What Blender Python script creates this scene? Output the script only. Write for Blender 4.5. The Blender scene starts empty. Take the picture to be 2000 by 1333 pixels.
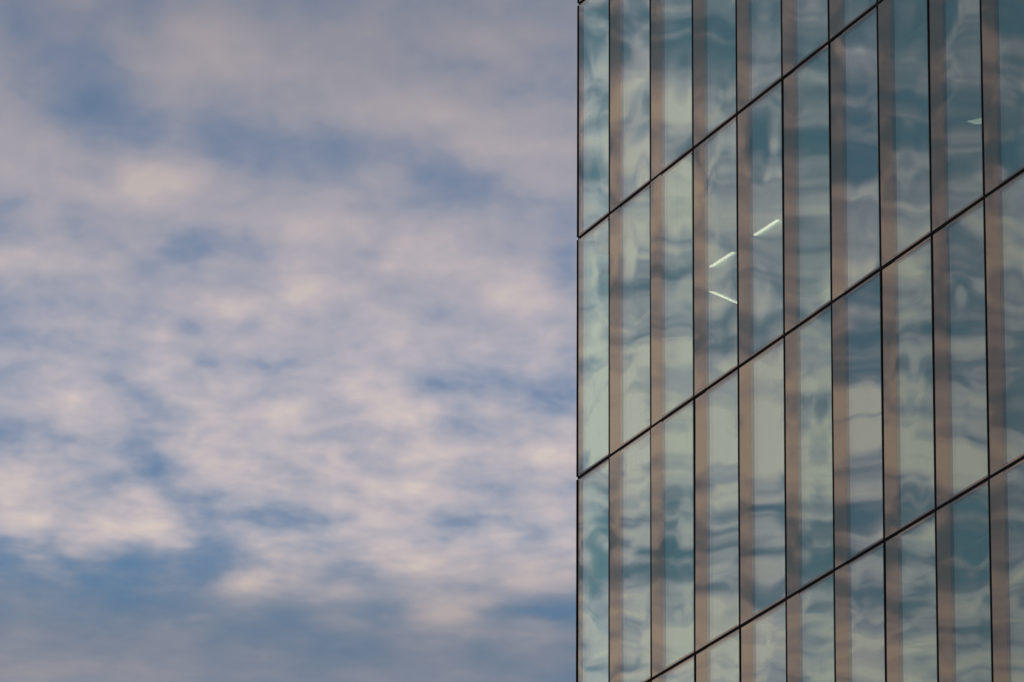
import bpy, math, random
import numpy as np
from mathutils import Vector

random.seed(4); rng = np.random.default_rng(11)
SC = bpy.context.scene
COL = SC.collection

# ------------------------------------------------------------------ camera
CAM_Z = 1.6
F_PX, PITCH, ROLL = 12378.97, 0.296772983, 0.00513958541
cd = bpy.data.cameras.new('camera'); cam = bpy.data.objects.new('camera', cd); COL.objects.link(cam)
cd.sensor_width = 36.0; cd.sensor_fit = 'HORIZONTAL'
cd.lens = F_PX / 2000.0 * 36.0
cd.clip_start = 0.5; cd.clip_end = 12000.0
cam.location = (0, 0, CAM_Z)
fw = Vector((0, math.cos(PITCH), math.sin(PITCH))); r0 = Vector((1, 0, 0)); u0 = r0.cross(fw)
RGT = r0 * math.cos(ROLL) + u0 * math.sin(ROLL); UP = -r0 * math.sin(ROLL) + u0 * math.cos(ROLL)
from mathutils import Matrix
cam.rotation_euler = Matrix((RGT, UP, -fw)).transposed().to_euler()
SC.camera = cam
SC.view_settings.view_transform = 'Standard'; SC.view_settings.look = 'None'
SC.view_settings.exposure = 0.0; SC.view_settings.gamma = 1.0; SC.view_settings.use_curve_mapping = False
SC.cycles.max_bounces = 12; SC.cycles.transparent_max_bounces = 16; SC.cycles.glossy_bounces = 6

# ------------------------------------------------------------------ sun (low, behind the tower's right hand side)
SUN_AZ, SUN_EL = math.radians(128.0), math.radians(7.0)
sl = bpy.data.lights.new('sun', 'SUN'); sl.energy = 2.0; sl.angle = math.radians(0.5); sl.color = (1.0, 0.86, 0.72)
so = bpy.data.objects.new('sun', sl); COL.objects.link(so)
sd = Vector((math.sin(SUN_AZ) * math.cos(SUN_EL), math.cos(SUN_AZ) * math.cos(SUN_EL), math.sin(SUN_EL)))
so.rotation_euler = (-sd).to_track_quat('-Z', 'Y').to_euler(); so.location = (60, -60, 80)

# ------------------------------------------------------------------ sky: Nishita dome with an altocumulus sheet
W = bpy.data.worlds.new('World'); SC.world = W; W.use_nodes = True
nt = W.node_tree; nt.nodes.clear()
class G:
    """small node-graph writer"""
    def __init__(s, t): s.t = t
    def n(s, k, **kw):
        o = s.t.nodes.new(k)
        for a, b in kw.items(): setattr(o, a, b)
        return o
    def put(s, sock, v):
        if hasattr(v, 'is_output') or isinstance(v, bpy.types.NodeSocket): s.t.links.new(v, sock)
        else: sock.default_value = v
    def m(s, op, a, b=None, c=None, clamp=False):
        o = s.n('ShaderNodeMath', operation=op, use_clamp=clamp)
        for i, v in enumerate((a, b, c)):
            if v is not None: s.put(o.inputs[i], v)
        return o.outputs[0]
    def vec(s, x, y, z=0.0):
        o = s.n('ShaderNodeCombineXYZ')
        for i, v in enumerate((x, y, z)): s.put(o.inputs[i], v)
        return o.outputs[0]
    def noise(s, v, scale, detail=3.0, rough=0.5, dist=0.0):
        o = s.n('ShaderNodeTexNoise'); s.put(o.inputs['Vector'], v)
        o.inputs['Scale'].default_value = scale; o.inputs['Detail'].default_value = detail
        o.inputs['Roughness'].default_value = rough; o.inputs['Distortion'].default_value = dist
        return o.outputs['Fac']
    def ramp(s, fac, stops, mode='LINEAR'):
        o = s.n('ShaderNodeValToRGB'); s.put(o.inputs[0], fac); e = o.color_ramp.elements
        o.color_ramp.interpolation = mode
        while len(e) > 1: e.remove(e[-1])
        for i, (p, c) in enumerate(stops):
            q = e[0] if i == 0 else e.new(p)
            q.position = p; q.color = (c, c, c, 1) if not hasattr(c, '__len__') else (*c, 1)
        return o.outputs[0]
    def mix(s, f, a, b, kind='MIX'):
        o = s.n('ShaderNodeMix', data_type='RGBA', blend_type=kind)
        s.put(o.inputs[0], f); s.put(o.inputs[6], a if not isinstance(a, tuple) else (*a, 1)); s.put(o.inputs[7], b if not isinstance(b, tuple) else (*b, 1))
        return o.outputs[2]
def lin(r, g, b):
    return tuple(((v / 255 + .055) / 1.055) ** 2.4 if v > 10 else v / 255 / 12.92 for v in (r, g, b))
g = G(nt)
tc = g.n('ShaderNodeTexCoord'); sep = g.n('ShaderNodeSeparateXYZ'); nt.links.new(tc.outputs['Generated'], sep.inputs[0])
DX, DY, DZ = sep.outputs
AZ = g.m('ARCTAN2', DX, DY)                      # radians, 0 = straight ahead, + to the right
EL = g.m('ARCSINE', DZ)
zc = g.m('MAXIMUM', DZ, 0.03)
# coordinates on the cloud sheet itself (so that the flecks shrink towards the horizon)
PX = g.m('MULTIPLY', AZ, 2.35); PY = g.m('DIVIDE', 0.38, g.m('TANGENT', g.m('MAXIMUM', EL, .03)))
sheet = g.vec(PX, PY, 0.0)

# how much cloud stands where: rows run from high to low, columns by azimuth
AHEAD = """
3 4 4.5 3 3.5 4 4 3.5 3.5 4.5 4.5 4 4 4 4
2 3 3 4.5 6.5 7 6 5.5 5.5 5 3.5 4.5 5.5 5.5 5
3.5 2.5 2 4.5 6.5 6.5 7 6.5 6 5.5 5 4.5 3.5 4 4
4 2.5 1.5 3 5.5 4.5 4.5 4.5 6 7 8 6.5 5 5.5 5.5
6 6 4 3 3.5 3 2.5 2.5 3 3 3.5 6 7.5 7 6.5
6 6.5 6 7.5 8 6.5 5 4.3 5 4.5 3.3 2.9 3.5 4.5 4.5
3.5 5 4 5 5 5 6.5 7.5 8 7 6 7 6 5 4.5
5.5 7 6.5 5 3.5 5 4.5 6 5 6 6.5 6.5 7 6 3.5
5 4.5 4 5.5 5.5 6.5 7 8 6 5 5 5.5 7 8 5.5
4.5 5 4.2 4.8 6 5 6 6.5 7 6 6 6.5 5.5 5.5 5.5
5 6 5 4.8 4.7 5.7 5 5.5 5 6.5 4 2.5 4.5 5 4
6.5 7.5 8 5.8 5.4 6.7 7.5 7.5 6 7.5 7.5 6 6 5.5 5.5
4.3 6 5.7 5.4 5.2 6 7.5 8 7 5 7.5 7 7.5 7 7
7.8 8 6 6 5.5 5.5 5.4 5.2 7 6.5 8 7.5 6 7 7
6 7.5 6.5 8 6.5 5 6.5 3.5 4.5 7 6.5 5 6.5 5.5 5.5
1 1.5 2.5 2 2.5 2 3.5 7 4.5 5.5 7.5 7 6.5 7.5 6.5
2.5 2.5 2 1.5 2 2.5 4.5 3 4.5 4 4.5 6 3.5 2.5 1.5
3.6 3.6 3.4 3.2 3 3 2.7 2.3 2.3 3 3.8 4.2 4.2 4 2.6
5.2 5.2 5 4.6 4.3 4.3 4 3.6 3.6 4 4.2 3.5 2.8 2.8 2.3"""
ASIDE = """
4 4 3 3 3 4 3 2 2 3
2 3 2 2 3 3 2 3 3 2
4 5 4 4 3 4 3 4 4 4
5 5 5 4 4 4 2 3 3 2
5 6 5 4 3 3 3 2 3 3
4 4 6 5 4 4 4 4 4 4
5 6 6 6 5 4 5 4 4 6
7 5 4 5 4 6 5 5 5 6
4 4 4 4 5 5 3 4 5 5
6 6 5 4 5 5 4 4 4 3
6 6 5 6 6 6 4 5 4 4
6 8 7 8 7 6 7 6 5 5
6 7 8 7 8 7 6 8 6 6
4 5 5 5 5 5 5 4 5 4
3 4 4 4 4 4 3 4 3 4
4 3 2 4 4 3 5 4 3 4
5 5 5 6 5 5 4 5 5 4
6 6 7 7 6 6 6 6 5 5
5 6 6 6 5 6 6 5 5 5"""
def px_az(x): return math.atan((x - 1000) / F_PX / math.cos(PITCH))
def px_el(y): return PITCH + math.atan((666.5 - y) / F_PX)
EL_T, EL_B = px_el(0), px_el(1333)
FAC_TH = 0.362139659
VT = g.m('DIVIDE', g.m('SUBTRACT', EL_T, EL), EL_T - EL_B)       # 0 high .. 1 low within the sheet that is charted
# slow swirl of the chart so that nothing follows its rows
wz1 = g.m('SUBTRACT', g.noise(sheet, 13.0, 3, .55), .5)
wz2 = g.m('SUBTRACT', g.noise(g.vec(g.m('ADD', PX, 7.3), PY, 4.0), 13.0, 3, .55), .5)
def chart(text, az_a, az_b, warp=1.0):
    rows = [[float(v) / 9 for v in l.split()] for l in text.strip().splitlines()]
    n = len(rows); m_ = len(rows[0])
    u = g.m('DIVIDE', g.m('SUBTRACT', AZ, az_a), az_b - az_a)
    u = g.m('ADD', u, g.m('MULTIPLY', wz1, 0.11 * warp))
    v = g.m('ADD', g.m('MULTIPLY', VT, n - 1.0), g.m('MULTIPLY', wz2, 1.3 * warp))
    tot = None
    for i, row in enumerate(rows):
        c = g.ramp(u, [(j / (m_ - 1), row[j]) for j in range(m_)], 'CARDINAL')
        t = g.m('SUBTRACT', v, float(i))
        w = g.m('EXPONENT', g.m('MULTIPLY', g.m('MULTIPLY', t, t), -2.3))
        w = g.m('MULTIPLY', w, 0.855)
        tot = g.m('MULTIPLY', w, c) if tot is None else g.m('MULTIPLY_ADD', w, c, tot)
    # fades into the open sheet outside the chart
    mu = g.m('MULTIPLY', g.m('MULTIPLY_ADD', u, 6.0, 1.0, True), g.m('MULTIPLY_ADD', u, -6.0, 7.0, True))
    mv = g.m('MULTIPLY', g.m('MULTIPLY_ADD', v, .5, 1.0, True), g.m('MULTIPLY_ADD', v, -.5, 1.0 + .5 * (n - 1), True))
    return tot, g.m('MULTIPLY', mu, mv), u
ca, ma, ua = chart(AHEAD, px_az(0), px_az(1127))
az_r = lambda x: -2 * FAC_TH - px_az(x)
cb, mb, ub = chart(ASIDE, az_r(1127), az_r(2000))
# single flecks and rifts one can point at, in the same sheet
FLECKS = '''
192 192 28 22 -15;610 243 22 15 -10;621 290 150 22 -8;847 333 75 25 -9;808 198 75 35 10;305 378 110 32 10;164 415 45 13 -18
17 418 35 15 -18;893 465 50 30 8;367 502 42 22 -15;480 502 26 11 -12;62 544 60 18 12;734 502 42 13 -15;712 547 32 15 -12
1017 570 62 36 10;192 621 65 15 -17;486 643 22 16 -20;381 655 22 16 -20;395 711 32 13 -20;576 717 62 10 -24;678 697 62 20 12
859 751 85 19 -15;141 807 52 36 10;308 830 27 19 -20;133 872 26 11 -20;412 807 56 36 10;751 835 42 36 10;311 928 24 27 -30
45 990 58 45 9;418 976 62 10 -16;593 1021 52 16 -18;463 1013 36 13 -20;486 956 50 15 10;746 917 30 13 -18;927 1021 72 11 -20
164 1086 27 10 32;215 1100 29 10 26;73 1103 26 8 22;497 1146 46 19 42;621 1115 42 26 20;678 1154 42 21 20;565 1131 32 15 -30
706 1120 72 16 -28;904 1148 62 13 -25;1051 1188 62 19 -25;853 1199 50 21 26;960 1171 40 11 26;1045 1222 46 16 20;395 1216 26 8 15
141 1098 130 15 -16;110 1072 150 14 -18;720 1195 150 18 -14;860 1250 110 22 -14;330 1110 120 16 -14;60 1030 120 14 12;300 1062 110 16 12;640 1090 60 14 12;820 1110 80 14 12;1040 1140 60 14 14;940 1010 40 9 -14;1000 880 50 12 10;860 930 40 12 -10;560 880 60 12 8;680 960 40 10 -14;230 950 40 12 -12;210 750 40 14 -12;560 780 60 10 -12;1090 770 50 12 -12;930 800 50 14 8;282 1182 92 14 -14'''
BX = g.m('MULTIPLY_ADD', AZ, F_PX * math.cos(PITCH), 1000.0); BY = g.m('MULTIPLY_ADD', g.m('SUBTRACT', EL, PITCH), -F_PX, 666.5)
wz3 = g.m('SUBTRACT', g.noise(g.vec(PX, PY, 9.0), 45.0, 2, .5), .5); wz4 = g.m('SUBTRACT', g.noise(g.vec(PX, PY, 12.0), 45.0, 2, .5), .5)
BP = g.vec(g.m('MULTIPLY_ADD', wz3, 70.0, BX), g.m('MULTIPLY_ADD', wz4, 34.0, BY), 0.0)
fl = None
for q in FLECKS.replace('\n', ';').strip(';').split(';'):
    x, y, sx, sy, am = (float(v) for v in q.split())
    a = g.n('ShaderNodeVectorMath', operation='SUBTRACT'); nt.links.new(BP, a.inputs[0]); a.inputs[1].default_value = (x, y, 0)
    b = g.n('ShaderNodeVectorMath', operation='MULTIPLY'); nt.links.new(a.outputs[0], b.inputs[0]); b.inputs[1].default_value = (.85 / sx, .85 / sy, 0)
    d = g.n('ShaderNodeVectorMath', operation='DOT_PRODUCT'); nt.links.new(b.outputs[0], d.inputs[0]); nt.links.new(b.outputs[0], d.inputs[1])
    e = g.m('EXPONENT', g.m('MULTIPLY', d.outputs['Value'], -1.0))
    am *= .75 if am < 0 else .9
    fl = g.m('MULTIPLY', e, am / 100) if fl is None else g.m('MULTIPLY_ADD', e, am / 100, fl)
ca = g.m('ADD', ca, fl)
open_ = g.m('MULTIPLY_ADD', g.m('SUBTRACT', g.noise(sheet, 2.6, 5, .55), .5), 1.6, .55)
def fmix(f, a, b): return g.m('MULTIPLY_ADD', f, g.m('SUBTRACT', b, a), a)
cov = fmix(mb, fmix(ma, open_, ca), g.m('MULTIPLY_ADD', g.m('SUBTRACT', cb, .5), .95, .52))
# fleck detail, finer and stronger low down
low = g.ramp(VT, [(0, .35), (.3, .6), (.6, 1.0), (.8, 1.0), (.88, .45), (1, .3)])
PXD = g.m('MULTIPLY', PX, 1.05)
d1 = g.m('SUBTRACT', g.noise(g.vec(PXD, PY, 1.0), 30.0, 3, .55, .2), .5)
d2 = g.m('SUBTRACT', g.noise(g.vec(PXD, PY, 2.0), 75.0, 2, .5, .2), .5)
vo = g.n('ShaderNodeTexVoronoi', feature='SMOOTH_F1'); vo.inputs['Scale'].default_value = 36.0; vo.inputs['Smoothness'].default_value = .6
nt.links.new(g.vec(g.m('MULTIPLY_ADD', wz2, .035, g.m('MULTIPLY_ADD', wz3, .03, PX)), g.m('MULTIPLY_ADD', wz1, .035, g.m('MULTIPLY_ADD', wz4, .03, PY)), 0.0), vo.inputs['Vector'])
puff = g.m('MULTIPLY', g.m('SUBTRACT', .36, vo.outputs['Distance']), .55)
det = g.m('MULTIPLY', g.m('ADD', puff, g.m('MULTIPLY_ADD', d2, 0.5, g.m('MULTIPLY', d1, .9))), low)
mar = g.m('SUBTRACT', g.noise(g.vec(PXD, PY, 3.0), 52.0, 2.4, .5, .6), .5)
det = fmix(mb, det, g.m('MULTIPLY_ADD', mar, .9, g.m('MULTIPLY', det, .45)))
DET_GAIN = g.m('MULTIPLY_ADD', mb, .3, .95)
cov = g.m('MULTIPLY_ADD', det, DET_GAIN, cov)
cov = g.m('MULTIPLY_ADD', g.m('SUBTRACT', cov, g.m('MULTIPLY_ADD', mb, -.10, .55)), g.m('MULTIPLY_ADD', mb, .38, 1.0), g.m('MULTIPLY_ADD', mb, -.02, .585), True)
# cloud light: cream on the thick, mauve on the thin; blue where the sheet is open
sky = g.n('ShaderNodeTexSky', sky_type='NISHITA'); sky.sun_disc = False
sky.sun_elevation = SUN_EL; sky.sun_rotation = SUN_AZ; sky.altitude = 100; sky.air_density = 1.0; sky.dust_density = 1.0; sky.ozone_density = 1.6
STR = 0.1
cl_hi = g.ramp(cov, [(0.0, lin(116, 138, 176)), (.25, lin(139, 151, 179)), (.48, lin(160, 163, 179)), (.70, lin(178, 174, 184)), (.9, lin(194, 185, 189)), (1.0, lin(203, 192, 190))])
cl_lo = g.ramp(cov, [(0.0, lin(80, 126, 176)), (.25, lin(129, 145, 171)), (.48, lin(157, 162, 177)), (.70, lin(184, 178, 184)), (.9, lin(204, 192, 189)), (1.0, lin(213, 200, 192))])
cl_as = g.ramp(cov, [(0.0, lin(72, 100, 114)), (.25, lin(102, 122, 134)), (.48, lin(144, 149, 160)), (.70, lin(184, 179, 183)), (.9, lin(208, 197, 189)), (1.0, lin(220, 208, 196))])
cl = g.mix(mb, g.mix(g.m('MULTIPLY_ADD', VT, 2.5, -1.2, True), cl_hi, cl_lo), cl_as)
gain = g.ramp(VT, [(0, .68), (.2, .81), (.4, .92), (.62, 1.05), (.76, 1.10), (.86, .84), (.94, .69), (1, .72)], 'B_SPLINE')
gain_b = g.m('MULTIPLY', g.ramp(VT, [(0, .95), (.3, 1.6), (.6, 2.4), (1, 2.25)], 'B_SPLINE'), g.m('MULTIPLY_ADD', ub, -.34, 1.02))
gn = fmix(mb, fmix(ma, .9, gain), gain_b)
cl = g.mix(1.0, cl, g.vec(gn, gn, gn), 'MULTIPLY')
a_ = g.m('MULTIPLY_ADD', cov, .9, .55, True)
cl10 = g.mix(1.0, cl, (1 / STR,) * 3, 'MULTIPLY')
out = g.mix(a_, sky.outputs[0], cl10)
bg = g.n('ShaderNodeBackground'); bg.inputs['Strength'].default_value = STR
nt.links.new(out, bg.inputs['Color'])
wo = g.n('ShaderNodeOutputWorld'); nt.links.new(bg.outputs[0], wo.inputs[0])

# ------------------------------------------------------------------ materials
def mat(name):
    m = bpy.data.materials.new(name); m.use_nodes = True; m.node_tree.nodes.clear()
    gg = G(m.node_tree); o = gg.n('ShaderNodeOutputMaterial')
    return m, gg, o
def plain(name, col, rough=.6, metal=0.0, vary=.12, scale=6.0, spec=.5):
    m, q, o = mat(name); b = q.n('ShaderNodeBsdfPrincipled')
    t = q.n('ShaderNodeTexCoord'); nz = q.noise(t.outputs['Object'], scale, 4, .6)
    c = q.mix(nz, tuple(v * (1 - vary) for v in col), tuple(v * (1 + vary) for v in col))
    m.node_tree.links.new(c, b.inputs['Base Color']); b.inputs['Roughness'].default_value = rough; b.inputs['Metallic'].default_value = metal
    b.inputs['Specular IOR Level'].default_value = spec
    m.node_tree.links.new(b.outputs[0], o.inputs[0]); return m
def facing3(q, k):
    lw = q.n('ShaderNodeLayerWeight'); lw.inputs['Blend'].default_value = .5
    f = lw.outputs['Facing']
    return q.m('MULTIPLY', q.m('MULTIPLY', q.m('MULTIPLY', f, f), f), k, None, True)
def glass(name, k, refl, trans, shift=0.0):
    m, q, o = mat(name); L = m.node_tree.links
    gl = q.n('ShaderNodeBsdfGlossy'); gl.inputs['Roughness'].default_value = 0.0; gl.inputs['Color'].default_value = (*refl, 1)
    if shift:      # coating differs a little from pane to pane, with faint upright wash streaks
        oi = q.n('ShaderNodeObjectInfo'); t = q.n('ShaderNodeTexCoord'); mp = q.n('ShaderNodeMapping'); mp.inputs['Scale'].default_value = (22, 22, .35)
        L.new(t.outputs['Object'], mp.inputs[0]); L.new(oi.outputs['Random'], mp.inputs['Location'])
        st = q.ramp(q.noise(mp.outputs[0], 1.0, 3, .6), [(.3, .95), (.7, 1.0)])
        c = q.mix(oi.outputs['Random'], (refl[0] * (1 + shift), refl[1] * (1 - shift * .4), refl[2] * (1 + shift * .7)), (refl[0] * (1 - shift), refl[1], refl[2] * (1 - shift * .5)))
        L.new(q.mix(1.0, c, st, 'MULTIPLY'), gl.inputs['Color'])
    tr = q.n('ShaderNodeBsdfTransparent'); tr.inputs['Color'].default_value = (*trans, 1)
    mx = q.n('ShaderNodeMixShader'); L.new(facing3(q, k), mx.inputs[0]); L.new(tr.outputs[0], mx.inputs[1]); L.new(gl.outputs[0], mx.inputs[2])
    L.new(mx.outputs[0], o.inputs[0]); return m
def backed(name, k, refl, col, mirror, mcol):
    """glass laid over an opaque lining"""
    m, q, o = mat(name); L = m.node_tree.links
    gl = q.n('ShaderNodeBsdfGlossy'); gl.inputs['Roughness'].default_value = 0.0; gl.inputs['Color'].default_value = (*refl, 1)
    b = q.n('ShaderNodeBsdfPrincipled')
    t = q.n('ShaderNodeTexCoord'); mp = q.n('ShaderNodeMapping'); mp.inputs['Scale'].default_value = (26, 26, .5); L.new(t.outputs['Object'], mp.inputs[0])
    nz = q.noise(mp.outputs[0], 1.0, 3, .5)
    c = q.mix(nz, tuple(v * .88 for v in col), tuple(v * 1.12 for v in col))
    L.new(c, b.inputs['Base Color']); b.inputs['Roughness'].default_value = .55; b.inputs['Specular IOR Level'].default_value = .2
    g2 = q.n('ShaderNodeBsdfGlossy'); g2.inputs['Roughness'].default_value = .03; g2.inputs['Color'].default_value = (*mcol, 1)
    m1 = q.n('ShaderNodeMixShader'); m1.inputs[0].default_value = mirror; L.new(b.outputs[0], m1.inputs[1]); L.new(g2.outputs[0], m1.inputs[2])
    m2 = q.n('ShaderNodeMixShader'); L.new(facing3(q, k), m2.inputs[0]); L.new(m1.outputs[0], m2.inputs[1]); L.new(gl.outputs[0], m2.inputs[2])
    L.new(m2.outputs[0], o.inputs[0]); return m
def lamp_mat(name, col, s):
    m, q, o = mat(name); e = q.n('ShaderNodeEmission'); e.inputs[0].default_value = (*col, 1); e.inputs[1].default_value = s
    m.node_tree.links.new(e.outputs[0], o.inputs[0]); return m
M_OUT = glass('outer_glass', 1.7, (.87, .93, .92), (.84, .93, .90), .03)
M_IN = glass('coated_inner_glass', 2.8, (.77, .93, .91), (.60, .78, .72), .05)
M_SIDE = glass('side_glass', .05, (.8, .9, .86), (.82, .95, .90))
M_STRIP = backed('brown_backed_glass', 1.25, (.74, .67, .58), (.050, .039, .031), .30, (.64, .51, .41))
M_RAIL = backed('brown_rail', .9, (.9, .85, .8), (.14, .10, .08), .18, (.8, .6, .48))
M_EDGE = backed('glass_edge', .9, (.8, .9, .86), (.20, .27, .25), .25, (.7, .85, .8))
M_BLACK = plain('black_gasket', (.008, .008, .008), .8, 0, .3, 20, .1)
M_SLAB = plain('concrete_slab', (.30, .30, .29), .8)
M_CEIL = plain('ceiling_tile', (.5, .5, .48), .8, 0, .06, 2)
M_WALL = plain('core_wall_paint', (.30, .31, .31), .8, 0, .1, 1.5)
M_ALU = plain('aluminium', (.55, .55, .54), .35, .9)
M_TUBE = lamp_mat('lit_tube', (1.0, .76, .56), 4.6)
M_PANEL = lamp_mat('lit_panel', (1.0, .80, .62), .9)
M_LOW = plain('lower_cladding', (.10, .13, .13), .2)
M_GROUND = plain('paving', (.16, .16, .155), .85, 0, .25, .4)

# ------------------------------------------------------------------ builders
def mesh_obj(name, vs, fs, m, parent=None, smooth=False, loc=None):
    me = bpy.data.meshes.new(name); me.from_pydata(vs, [], fs); me.update()
    if m: me.materials.append(m)
    if smooth: me.polygons.foreach_set('use_smooth', [True] * len(me.polygons))
    o = bpy.data.objects.new(name, me); COL.objects.link(o)
    if parent: o.parent = parent
    if loc: o.location = loc
    return o
class MB:
    def __init__(s): s.v = []; s.f = []
    def box(s, x0, x1, y0, y1, z0, z1):
        b = len(s.v)
        s.v += [(x0, y0, z0), (x1, y0, z0), (x1, y1, z0), (x0, y1, z0), (x0, y0, z1), (x1, y0, z1), (x1, y1, z1), (x0, y1, z1)]
        s.f += [tuple(b + i for i in q) for q in ((0, 3, 2, 1), (4, 5, 6, 7), (0, 1, 5, 4), (1, 2, 6, 5), (2, 3, 7, 6), (3, 0, 4, 7))]
        return s
    def build(s, name, m, parent=None, loc=None): return mesh_obj(name, s.v, s.f, m, parent, False, loc)
def tag(o, **kw):
    for k, v in kw.items(): o[k] = v

# ground
gr = MB().box(-4000, 4000, -4000, 4000, -.3, 0).build('ground', M_GROUND); tag(gr, kind='structure')

# ------------------------------------------------------------------ the tower
D, AZC = 96.8697443, 0.0108232438
Z0 = 35.3464292 + CAM_Z; H = 4.0; CW = 1.74014346; C0 = 1.36659072
tower = bpy.data.objects.new('glass_tower', None); COL.objects.link(tower)
tower.location = (D * math.sin(AZC), D * math.cos(AZC), 0)
tower.rotation_euler = (0, 0, FAC_TH - math.pi / 2)       # local x runs along the front towards the camera, local y into the building
tag(tower, label='tall office tower clad in teal reflective glass with brown vertical strips and black joints', category='building')
NC, R0, R1 = 12, -2, 4                    # columns of windows; rows counted down from the topmost joint in view
def zj(j): return Z0 - H * j
def xk(k): return 0.0 if k == 0 else C0 + (k - 1) * CW
XE = xk(NC); DEP = 14.0
STRIP = .478
def gv(k): return .034 + .0016 * k        # width of a vertical joint
GH = .044                                 # height of a horizontal joint

def field(seed):
    """height of a slightly pillowed, roller-waved sheet of glass"""
    q = np.random.default_rng(seed)
    ws = []
    for i in range(7):
        lam = q.uniform(.8, 2.2); an = q.uniform(0, math.pi)
        ws.append((2 * math.pi / lam * math.cos(an), 2 * math.pi / (lam * 1.3) * math.sin(an), q.uniform(0, 6.28), q.uniform(.4, 1) * lam * .000066))
    pil = q.normal(.0006, .0006); tx, tz = q.normal(0, .0010, 2); tw = q.normal(0, .0005)
    cor = [(q.uniform(.3, 1.8), q.uniform(0, 4), q.normal(0, .00026), q.uniform(.08, .3)) for _ in range(5)]
    def h(x, z, w):
        a = 2 * x / w - 1; b = 2 * z / H - 1
        r = pil * (1 - a * a) * (1 - b ** 4) + tx * x + tz * z + tw * a * b * 1.2
        for kx, kz, ph, am in ws: r = r + am * np.sin(kx * x + kz * z + ph)
        for cx, cz, am, rr in cor: r = r + am * np.exp(-((x - cx) ** 2 + (z - cz) ** 2 * .5) / rr)
        return r
    return h
def sheet_mesh(name, x0, x1, z0, z1, y, h, w, m, parent, loc, thick=.006, nx=None):
    nx = nx or max(4, int((x1 - x0) / .055)); nz = 56
    xs = np.linspace(x0, x1, nx + 1); zs = np.linspace(z0, z1, nz + 1)
    X, Z = np.meshgrid(xs, zs); Y = y + h(X, Z, w)
    vs = np.stack([X, Y, Z], -1).reshape(-1, 3).tolist()
    n = nx + 1
    fs = [(j * n + i, j * n + i + 1, (j + 1) * n + i + 1, (j + 1) * n + i) for j in range(nz) for i in range(nx)]
    return mesh_obj(name, vs, fs, m, parent, True, loc)

for r in range(R0, R1 + 1):
    zt, zb = zj(r), zj(r + 1)
    for k in range(NC):
        w = xk(k + 1) - xk(k); a0 = gv(k) / 2 if k else .012; a1 = w - gv(k + 1) / 2
        b0, b1 = GH / 2, H - GH / 2
        loc = (xk(k), 0, zb)
        st = STRIP if k else .12
        # the unit's own frame: sill and head rails behind the glass edge, slim stile at the right
        f = MB(); rail = .034
        f.box(st, a1 - .02, .004, .10, b0, b0 + rail); f.box(st, a1 - .02, .004, .10, b1 - rail, b1)
        f.box(a1 - .02, a1, .004, .10, b0, b1)
        win = f.build('window', M_RAIL, tower, loc)
        win.data.materials.append(M_EDGE)
        for p in win.data.polygons[12:18]: p.material_index = 1
        h = field(1000 + 31 * r + 7 * k + 500); h2 = field(5000 + 31 * r + 7 * k)
        hb = lambda x, z, w_, h=h, h2=h2: h(x, z, w_) * .95 + h2(x, z, w_) * .16
        zp0, zp1 = b0 + rail, b1 - rail
        p1 = sheet_mesh('pane', st, a1 - .02, zp0, zp1, 0.0, h, w, M_OUT, win, (0, 0, 0))
        p2 = sheet_mesh('inner_pane', st - .07, a1 - .022, zp0, zp1, .030, hb, w, M_IN, win, (0, 0, 0))
        s = sheet_mesh('side_panel', a0, st - .006, b0, b1, .002, h, w, M_STRIP, win, (0, 0, 0), nx=10 if k else 4)

# black joints: upright gaskets floor by floor, horizontal ones the length of the front
for r in range(R0, R1 + 1):
    for k in range(1, NC + 1):
        gw = gv(k)
        MB().box(xk(k) - gw / 2, xk(k) + gw / 2, -.003, .12, zj(r + 1) + GH / 2, zj(r) - GH / 2).build('upright_joint', M_BLACK, tower)
    MB().box(-.015, .011, -.012, .10, zj(r + 1) + .026, zj(r) - .026).build('corner_profile', M_BLACK, tower)
for j in range(R0, R1 + 2):
    MB().box(.02, XE, -.004, .12, zj(j) - GH / 2, zj(j) + GH / 2).build('level_joint', M_BLACK, tower)

# floors, ceilings, core
for j in range(R0, R1 + 2):
    MB().box(.25, XE, .22, DEP, zj(j) - .30, zj(j) - .06).build('floor_slab', M_SLAB, tower)
    MB().box(.25, XE, .30, 9.0, zj(j) - .62, zj(j) - .58).build('ceiling', M_CEIL, tower)
MB().box(2.5, XE, 9.0, 9.3, zj(R1 + 1), zj(R0)).build('core_wall', M_WALL, tower)
# the glazed flank round the corner
for r in range(R0, R1 + 1):
    for q in range(8):
        y0 = .14 + q * CW; zb = zj(r + 1)
        f = MB(); f.box(.0, .08, y0 + .40, y0 + CW - .95, .03, H - .03).box(.0, .08, y0 + .02, y0 + .40, .03, .09).box(.0, .08, y0 + .02, y0 + .40, H - .09, H - .03)
        wn = f.build('flank_window', M_RAIL, tower, (0, 0, zb))
        MB().box(.03, .04, y0 + .02, y0 + .40, .09, H - .09).build('pane', M_SIDE if q == 0 else M_WALL, wn)
        MB().box(.0, .06, y0 + CW - .95, y0 + CW + .02, .03, H - .03).build('side_panel', M_RAIL, wn)
# storeys below, roof
zl = zj(R1 + 1) - .05
MB().box(.02, XE, .02, DEP, 0, zl - .3).build('lower_storeys', M_LOW, tower)
MB().box(0, XE, 0.01, DEP, zj(R0) + .03, zj(R0) + .6).build('roof', M_SLAB, tower)
MB().box(XE, XE + .2, .02, DEP, zl - .3, zj(R0)).build('end_wall', M_WALL, tower)

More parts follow.
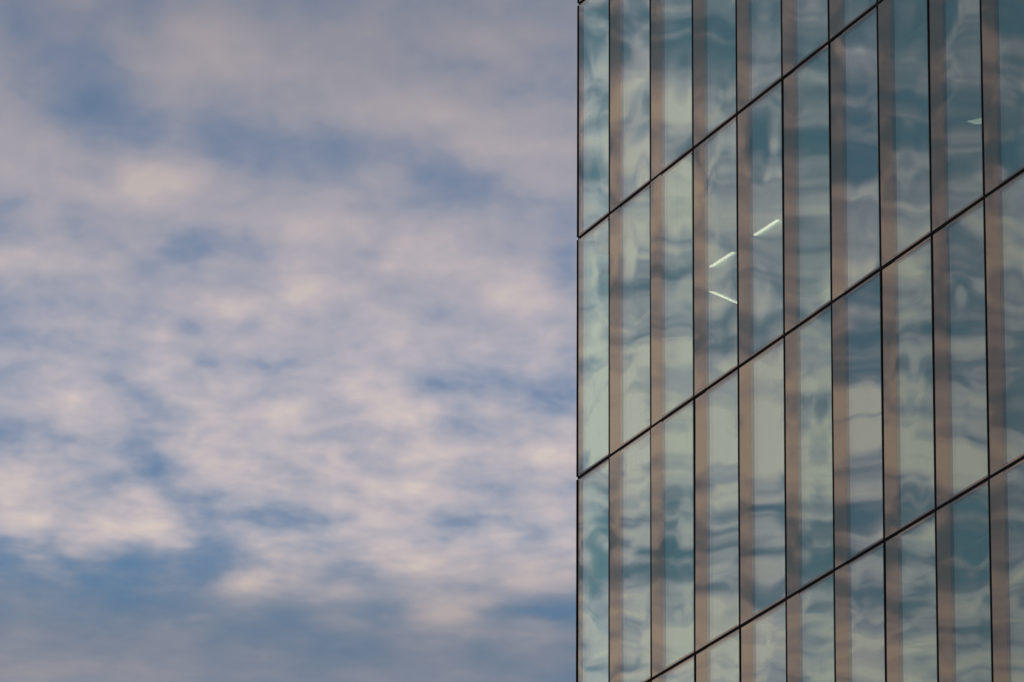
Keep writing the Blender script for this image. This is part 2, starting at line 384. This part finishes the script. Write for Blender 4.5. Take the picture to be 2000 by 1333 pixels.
# ------------------------------------------------------------------ lit ceiling lamps inside, and a stand-in for a reflected tube
def ray(x, y):
    return (fw + RGT * ((x - 1000) / F_PX) + UP * ((666.5 - y) / F_PX)).normalized()
def on_ceiling(x, y, z):
    d = ray(x, y); return Vector((0, 0, CAM_Z)) + d * ((z - CAM_Z) / d.z)
def tube(xa, ya, xb, yb, z, label, wd=.06, drop=0.0):
    A, B = on_ceiling(xa, ya, z), on_ceiling(xb, yb, z)
    o = bpy.data.objects.new('tube_lamp', None); COL.objects.link(o)
    m_ = (A + B) / 2; dv = B - A; L = dv.length / 2
    o.location = m_; o.rotation_euler = (0, 0, math.atan2(dv.y, dv.x))
    tag(o, label=label, category='ceiling lamp', group='lit tube lamps inside the tower')
    MB().box(-L, L, -wd / 2 - .02, wd / 2 + .02, .05, .10).build('housing', M_ALU, o)
    for e in (-L * .8, L * .8):
        if drop: MB().box(e - .006, e + .006, -.006, .006, .11, .12 + drop).build('added_rod', M_ALU, o)  # rods made up to hang the bar that stands in for a reflection
    # rounded lit diffuser
    vs, fs, n = [], [], 10
    for e in (-L, L):
        for i in range(n + 1):
            t = math.pi * i / n; vs.append((e, -math.cos(t) * wd / 2, .05 - math.sin(t) * wd / 2 * .6))
    for i in range(n): fs.append((i, i + 1, n + 2 + i, n + 1 + i))
    mesh_obj('diffuser', vs, fs, M_TUBE, o, False)
zc1 = zj(1) - .72
tube(1388, 527, 1434, 498, zc1, 'lit ceiling tube slanting up to the right, the one directly above the downward slanting reflection bar')
tube(1475, 465, 1521, 435, zc1, 'topmost lit ceiling tube, slanting up to the right, alone in its pane')
tube(1387, 575, 1440, 598, zc1 - .45, 'thin lit bar standing in for the reflection of a tube, slanting down to the right below the lit tubes', .05, .45)  # glowing bar added in place of a tube mirrored in the flank glass
zc2 = zj(1) - .64
pts = [on_ceiling(x, y, zc2) for x, y in ((1889, 237), (1904, 243), (1936, 238), (1921, 230))]
ctr = sum(pts, Vector()) / 4
pl = bpy.data.objects.new('panel_lamp', None); COL.objects.link(pl); pl.location = ctr
tag(pl, label='lit square ceiling panel half hidden behind a black joint near the right edge', category='ceiling lamp')
q4 = [p - ctr for p in pts]
def slab4(name, k, z0, z1, m):
    vs = [(p.x * k, p.y * k, z0) for p in q4] + [(p.x * k, p.y * k, z1) for p in q4]
    fs = [(0, 1, 2, 3), (7, 6, 5, 4)] + [(i, i + 4, (i + 1) % 4 + 4, (i + 1) % 4) for i in range(4)]
    return mesh_obj(name, vs, fs, m, pl)
slab4('frame', 1.04, .003, .02, M_ALU); slab4('diffuser', 1.0, -.006, .002, M_PANEL)
